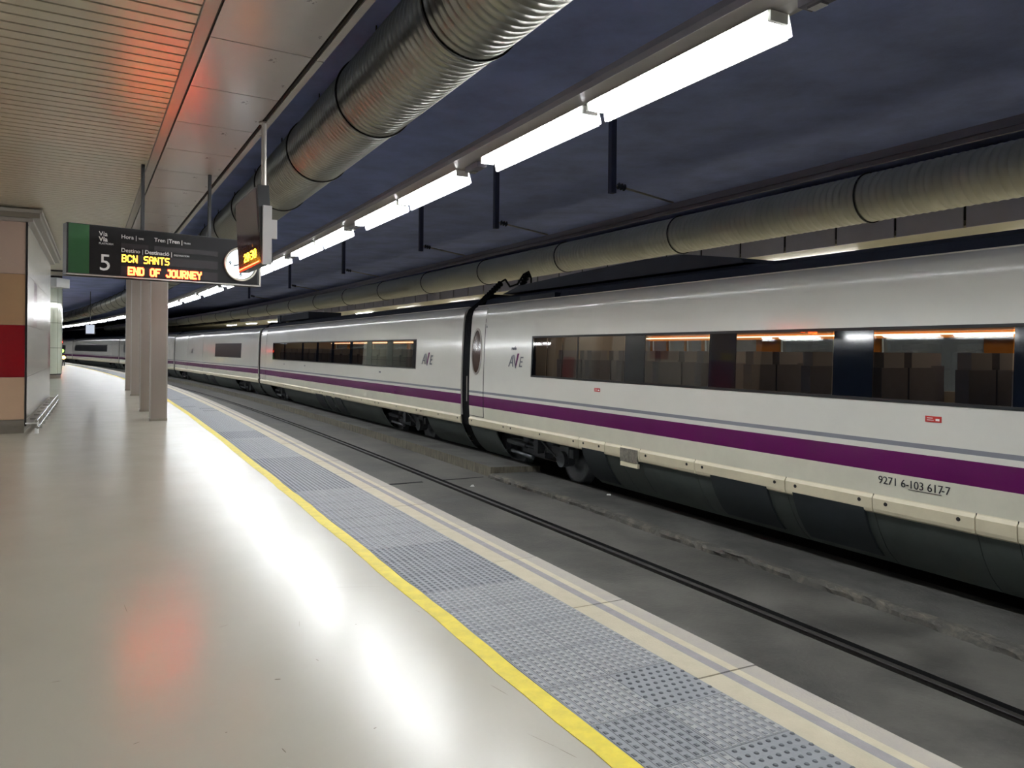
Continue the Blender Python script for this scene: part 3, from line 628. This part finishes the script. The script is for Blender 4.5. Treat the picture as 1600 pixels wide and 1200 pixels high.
        while x < b-.4:
            for yy in (-1.05, -.58, .6, 1.07): ob('seat', seatme, t, (x, yy, 0), (0, 0, 0 if (x-a) < (b-a)/2 else math.pi))
            x += .96
        for xt in (a+.15, a+2.4): pass
    # doors
    for (dx0, dx1, ov) in doors:
        part('door_seam', shell(MB(), dx0-.018, dx1+.018, .23, 2.62, .0, .003, 10), M['seam'], t)
        zc = [(.245, .46, 3), (.46, .695, 1), (.695, .755, 0), (.755, .803, 2), (.803, 2.60, 0)]; mb = MB()
        for z0, z1, mi in zc: shell(mb, dx0, dx1, z0, z1, .002, .009, 2 if mi else 10, mi)
        dr = part('door', mb, [M['body'], M['purple'], M['grey'], M['bodyl']], t)
        if ov:
            c = (dx0+dx1)/2; rm = MB(); oval(rm, c, 1.68, .27, .52, .006, .022, 0, inner=(.22, .47)); part('oval_rim', rm, M['trim'], dr)
            gl = MB(); oval(gl, c, 1.68, .225, .475, .01, .014); part('oval_window', gl, mat('door_glass', '#4a3a30', .1, spec=.7), dr)
            part('handle', MB().cyl((dx0-.06, -hw(.9)-.04, .55), (dx0-.06, -hw(.9)-.04, 1.12), .012, 8), M['trim'], dr)
    # bellows
    zb = [-.5, 0, .4, .8, 1.2, 1.6, 2.0, 2.3, 2.5, 2.66, 2.85, 3.0]; bl = MB()
    for k in range(5):
        X0, X1 = -.45+k*.09, -.45+k*.09+.075; vs = []
        for X in (X0, X1): vs += [(X, -(hw(z) if z < 2.66 else hw(z)-(z-2.66)*.9)+.03, z) for z in zb]+[(X, (hw(z) if z < 2.66 else hw(z)-(z-2.66)*.9)-.03, z) for z in reversed(zb)]
        q = len(zb)*2; bl.add(vs, [(j, q+j, q+(j+1) % q, (j+1) % q) for j in range(q)]+[tuple(range(q)), tuple(range(q, 2*q))[::-1]])
    part('gangway_bellows', bl, M['bplast'], t)
    # lettering
    for (xa, z0, hgt, small) in ave:
        y = -hw(z0+hgt/2)-.006; tl = math.atan((hw(z0)-hw(z0+hgt))/hgt); rt = (R(90)-tl, 0, 0)
        yb = -hw(z0)-.007
        text('logo_lettering', 'A', hgt*1.38, M['logo'], t, (xa, yb, z0), rt, shear=.25); text('logo_lettering', 'E', hgt*1.25, M['logo'], t, (xa+hgt*1.85, yb, z0), rt, shear=.3)
        ve = MB(); K = hgt
        def q4(pts, mi): ve.add([(xa+X*K, -hw(z0+Z*K)-.008, z0+Z*K) for X, Z in pts], [(0, 1, 2, 3)], mi)
        q4([(.82, 1.0), (1.25, -.12), (1.45, -.12), (1.08, 1.0)][::-1], 0); q4([(1.22, -.12), (1.40, -.12), (1.95, 1.12), (1.62, 1.12)], 1); part('logo_v', ve, [M['logo'], M['purple']], t)
        if small: text('operator_lettering', 'renfe', .10, M['logo'], t, (xa+.12, -hw(z0+hgt+.12)-.006, z0+hgt+.1), rt, bold=.003)
    return t, L
pan1 = [(3.47, 4.00), (4.03, 4.50), (4.56, 5.92), (6.45, 7.86), (8.38, 9.90), (10.42, 11.86), (12.36, 13.8), (14.3, 15.76), (16.25, 17.7), (18.2, 19.6)]
c1, L1 = carriage(0, 15.85, -8.5, 'nearest white and purple train carriage, with the long lit window band', (2.88, 20.0), [(2.95, 3.45)]+pan1,
    [(1.3, 4.68), (20.5, 23.9)], [1.9, 4.62, 5.42, 5.86, 6.36, 7.62, 9.24, 10.44, 11.54, 11.92, 13.4, 15, 16.8, 18.6, 20.4], [(4.72, 5.40), (7.93, 8.94), (9.35, 10.33)], [(0.02, .74, True)], [(1.92, 1.38, .24, True)])
# extras on the nearest carriage
text('serial_number', '9271 6-', .115, M['ink'], c1, (10.50, -hw(.3)-.006, .335), sp=1.0); text('serial_number', '103 617', .115, M['ink'], c1, (10.85, -hw(.3)-.006, .335), sp=.98); text('serial_number', '-7', .115, M['ink'], c1, (11.20, -hw(.3)-.006, .335))
part('number_underline', MB().box((10.85, -hw(.32)-.006, .318), (11.20, -hw(.32)-.002, .323)), M['ink'], c1)
for xa in (5.10, 11.03):
    o = part('red_label', shell(MB(), xa, xa+.17, 1.03, 1.09, .0, .004, 1), M['redlab'], c1); part('label_print', MB().box((xa+.02, -hw(1.06)-.006, 1.068), (xa+.08, -hw(1.06)-.003, 1.074)).box((xa+.02, -hw(1.06)-.006, 1.048), (xa+.09, -hw(1.06)-.003, 1.053)).box((xa+.11, -hw(1.06)-.006, 1.045), (xa+.15, -hw(1.06)-.003, 1.066)), M['paper'], o)
part('socket_plate', MB().box((5.87, -hw(.1)-.042, -.03), (6.32, -hw(.1)-.02, .18)), mat('socket', '#8d897c', .5, .3, var=.5, scale=25), c1)
part('socket_flap', MB().box((5.89, -hw(0)-.06, -.10), (6.34, -hw(0)-.02, -.035)), M['sill'], c1)
text('door_mark', 'o', .1, M['logo'], c1, (-.0+.8, -hw(2.2)-.006, 2.2))
hp = MB(); vs = []
prf = [(0.4, 2.98), (1.2, 3.12), (3.6, 3.2), (5.6, 3.24), (6.6, 3.22), (7.8, 3.04), (7.9, 2.97)]
for y in (-.85, .6): vs += [(X, y, z) for X, z in prf]
n = len(prf); hp.add(vs, [tuple(range(n))[::-1], tuple(range(n, 2*n))]+[(k, k+1, n+k+1, n+k) for k in range(n-1)]); part('roof_fairing', hp, M['roofm'], c1)
# high voltage jumper with ribbed insulators over the gap
def insul(parent, p, q, k=9):
    p, q = Vector(p), Vector(q); L = (q-p).length; pr = []
    for i in range(k): pr += [(L*i/k, .035), (L*(i+.35)/k, .075), (L*(i+.5)/k, .075), (L*(i+.75)/k, .035)]
    part('insulator', MB().lathe(p, q-p, pr, 14), M['bplast'], parent)
insul(c1, (-.9, -.75, 2.88), (-.15, -.6, 3.3)); insul(c1, (.55, -.5, 3.05), (.95, -.5, 3.42), 6)
jc = MB(); pts = [(-1.0, -.8, 2.82), (-.9, -.75, 2.9), (-.15, -.6, 3.32), (-.0, -.58, 3.36), (.2, -.56, 3.18), (.5, -.52, 3.22), (.75, -.5, 3.42), (.98, -.5, 3.46), (1.1, -.5, 3.3), (1.1, -.5, 3.0)]
for a, b in zip(pts, pts[1:]): jc.cyl(a, b, .022, 8)
part('jumper_cable', jc, M['bplast'], c1)
part('roof_hatch', MB().box((1.9, -1.2, 2.73), (3.3, -.9, 2.83)), M['roofm'], c1)
c2, L2 = carriage(1, 38.75, 16.35, 'second train carriage, between the two black gangways, with three dark skirt slots', (2.75, 20.05), [(3.0, 4.9), (5.2, 8.0), (8.3, 10.2), (10.5, 12.2), (12.5, 14.3), (14.6, 16.0), (16.5, 17.8), (18.3, 19.8)],
    [(2.2, 5.0), (17.3, 20.75)], [5.3, 8, 11, 14.2, 17.06, 20.3], [(10.2, 11.2), (11.6, 12.3), (12.7, 13.4)], [(0.35, 1.25, False)], [(20.45, 1.34, .27, False)])
dm = MB()
for xx in (5.0, 8.5, 17.2): shell(dm, xx, xx+.16, 1.02, 1.07, 0, .004, 1)
part('small_label', dm, M['logo'], c2)
part('roof_fairing', MB().box((1.5, -.8, 3.0), (6.5, .6, 3.28)).box((-.3, -.6, 3.0), (.3, -.3, 3.35)), M['roofm'], c2)
c3, L3 = carriage(2, 63.6, 39.25, 'third train carriage, with a short window band, right of the columns', (14.6, 21.2), [(14.9, 18), (18.4, 21)],
    [(1.6, 5.0), (19.8, 23.1)], [5, 9, 13, 17, 20], [(11, 12), (13.2, 14.2)], [(4.4, 5.3, False), (9.9, 10.8, False)], [(6.8, 1.36, .27, False)], detail=False, interior=False)
c4, L4 = carriage(3, 90.3, 64.1, 'fourth train carriage, mostly hidden behind the columns', (2.5, 20), [], [(1.6, 5.0), (20.8, 24.1)], [5, 9, 13, 17, 20], [], [(24.2, 25.1, False)], [], detail=False, interior=False)
c5, L5 = carriage(4, 122, 90.8, 'fifth train carriage, seen left of the columns with its dark windows', (2.0, 25), [], [(1.6, 5.0), (26, 29.4)], [5, 9, 13, 17, 21, 25], [], [(26.5, 27.4, False)], [], detail=False, interior=False)
c6, L6 = carriage(5, 147, 122.5, 'farthest train carriage, a sliver beside the round tower', (3, 20), [], [(1.6, 5.0), (19, 22)], [5, 9, 13, 17], [], [], [], detail=False, interior=False)
# ------------------------------------------------------------------ small far items
p = at(62, .1, 0)
t = thing('far_screen', 'small pale rectangular screen hanging far down the platform', 'screen', (-31.6, 57.5, 0), R(25)); part('case', MB().box((-.33, 0, 2.66), (.33, .12, 3.42)), M['black'], t); part('screen', MB().box((-.28, -.01, 2.72), (.28, 0, 3.36)), M['scr'], t); part('rod', MB().box((-.02, .04, 3.42), (.02, .08, 5.88)), M['black'], t)
for (X, Z, lab, cat, m) in ((-40.9, 2.15, 'red glowing light far down the track beside the tower', 'signal lamp', 'ledr'), (-40.6, .75, 'warm yellow light low beside the far end of the train', 'lamp', 'fary'), (-40.75, 1.35, 'green glow below the far red light', 'signal lamp', 'farg')):
    D = 69.5; t = thing('signal_lamp' if cat != 'lamp' else 'far_lamp', lab, cat, (X, D, 0))
    part('post', MB().cyl((.0, .15, 0), (0, .15, Z), .04, 8), M['black'], t); part('lens', MB().lathe((0, 0, Z), (0, -1, 0), [(-.1, .02), (-.1, .16), (0, .16), (.02, .1), (.03, .001)], 12), M[m], t); part('hood', MB().box((-.2, .1, Z-.2), (.2, .14, Z+.2)), M['black'], t)
# litter
def crumple(name, label, cat, loc, r, m, flat=.6):
    mb = MB(); n = 7; vs = [(r*math.cos(a*6.283/n)*random.uniform(.6, 1.2), r*math.sin(a*6.283/n)*random.uniform(.6, 1.2), 0) for a in range(n)]
    vs += [(x_*.6+random.uniform(-.2, .2)*r, y_*.6, r*flat*random.uniform(.5, 1)) for x_, y_, _ in vs]
    mb.add(vs, [(a, (a+1) % n, n+(a+1) % n, n+a) for a in range(n)]+[tuple(range(n, 2*n))]); tag(part(name, mb, m, None, loc), label, cat)
crumple('paper_scrap', 'crumpled white paper scrap on the concrete beyond the near rail', 'litter', at(12.91, 5.95, ZR), .055, M['paper'])
crumple('rubber_scrap', 'black curled scrap lying below the platform edge', 'litter', at(3.6, 3.75, ZR-.01), .1, M['bplast'], .15)
crumple('pebble', 'small white pebble on the slab close to the bogie', 'pebble', at(10.9, 7.6, ZR+.05), .04, M['paper'])
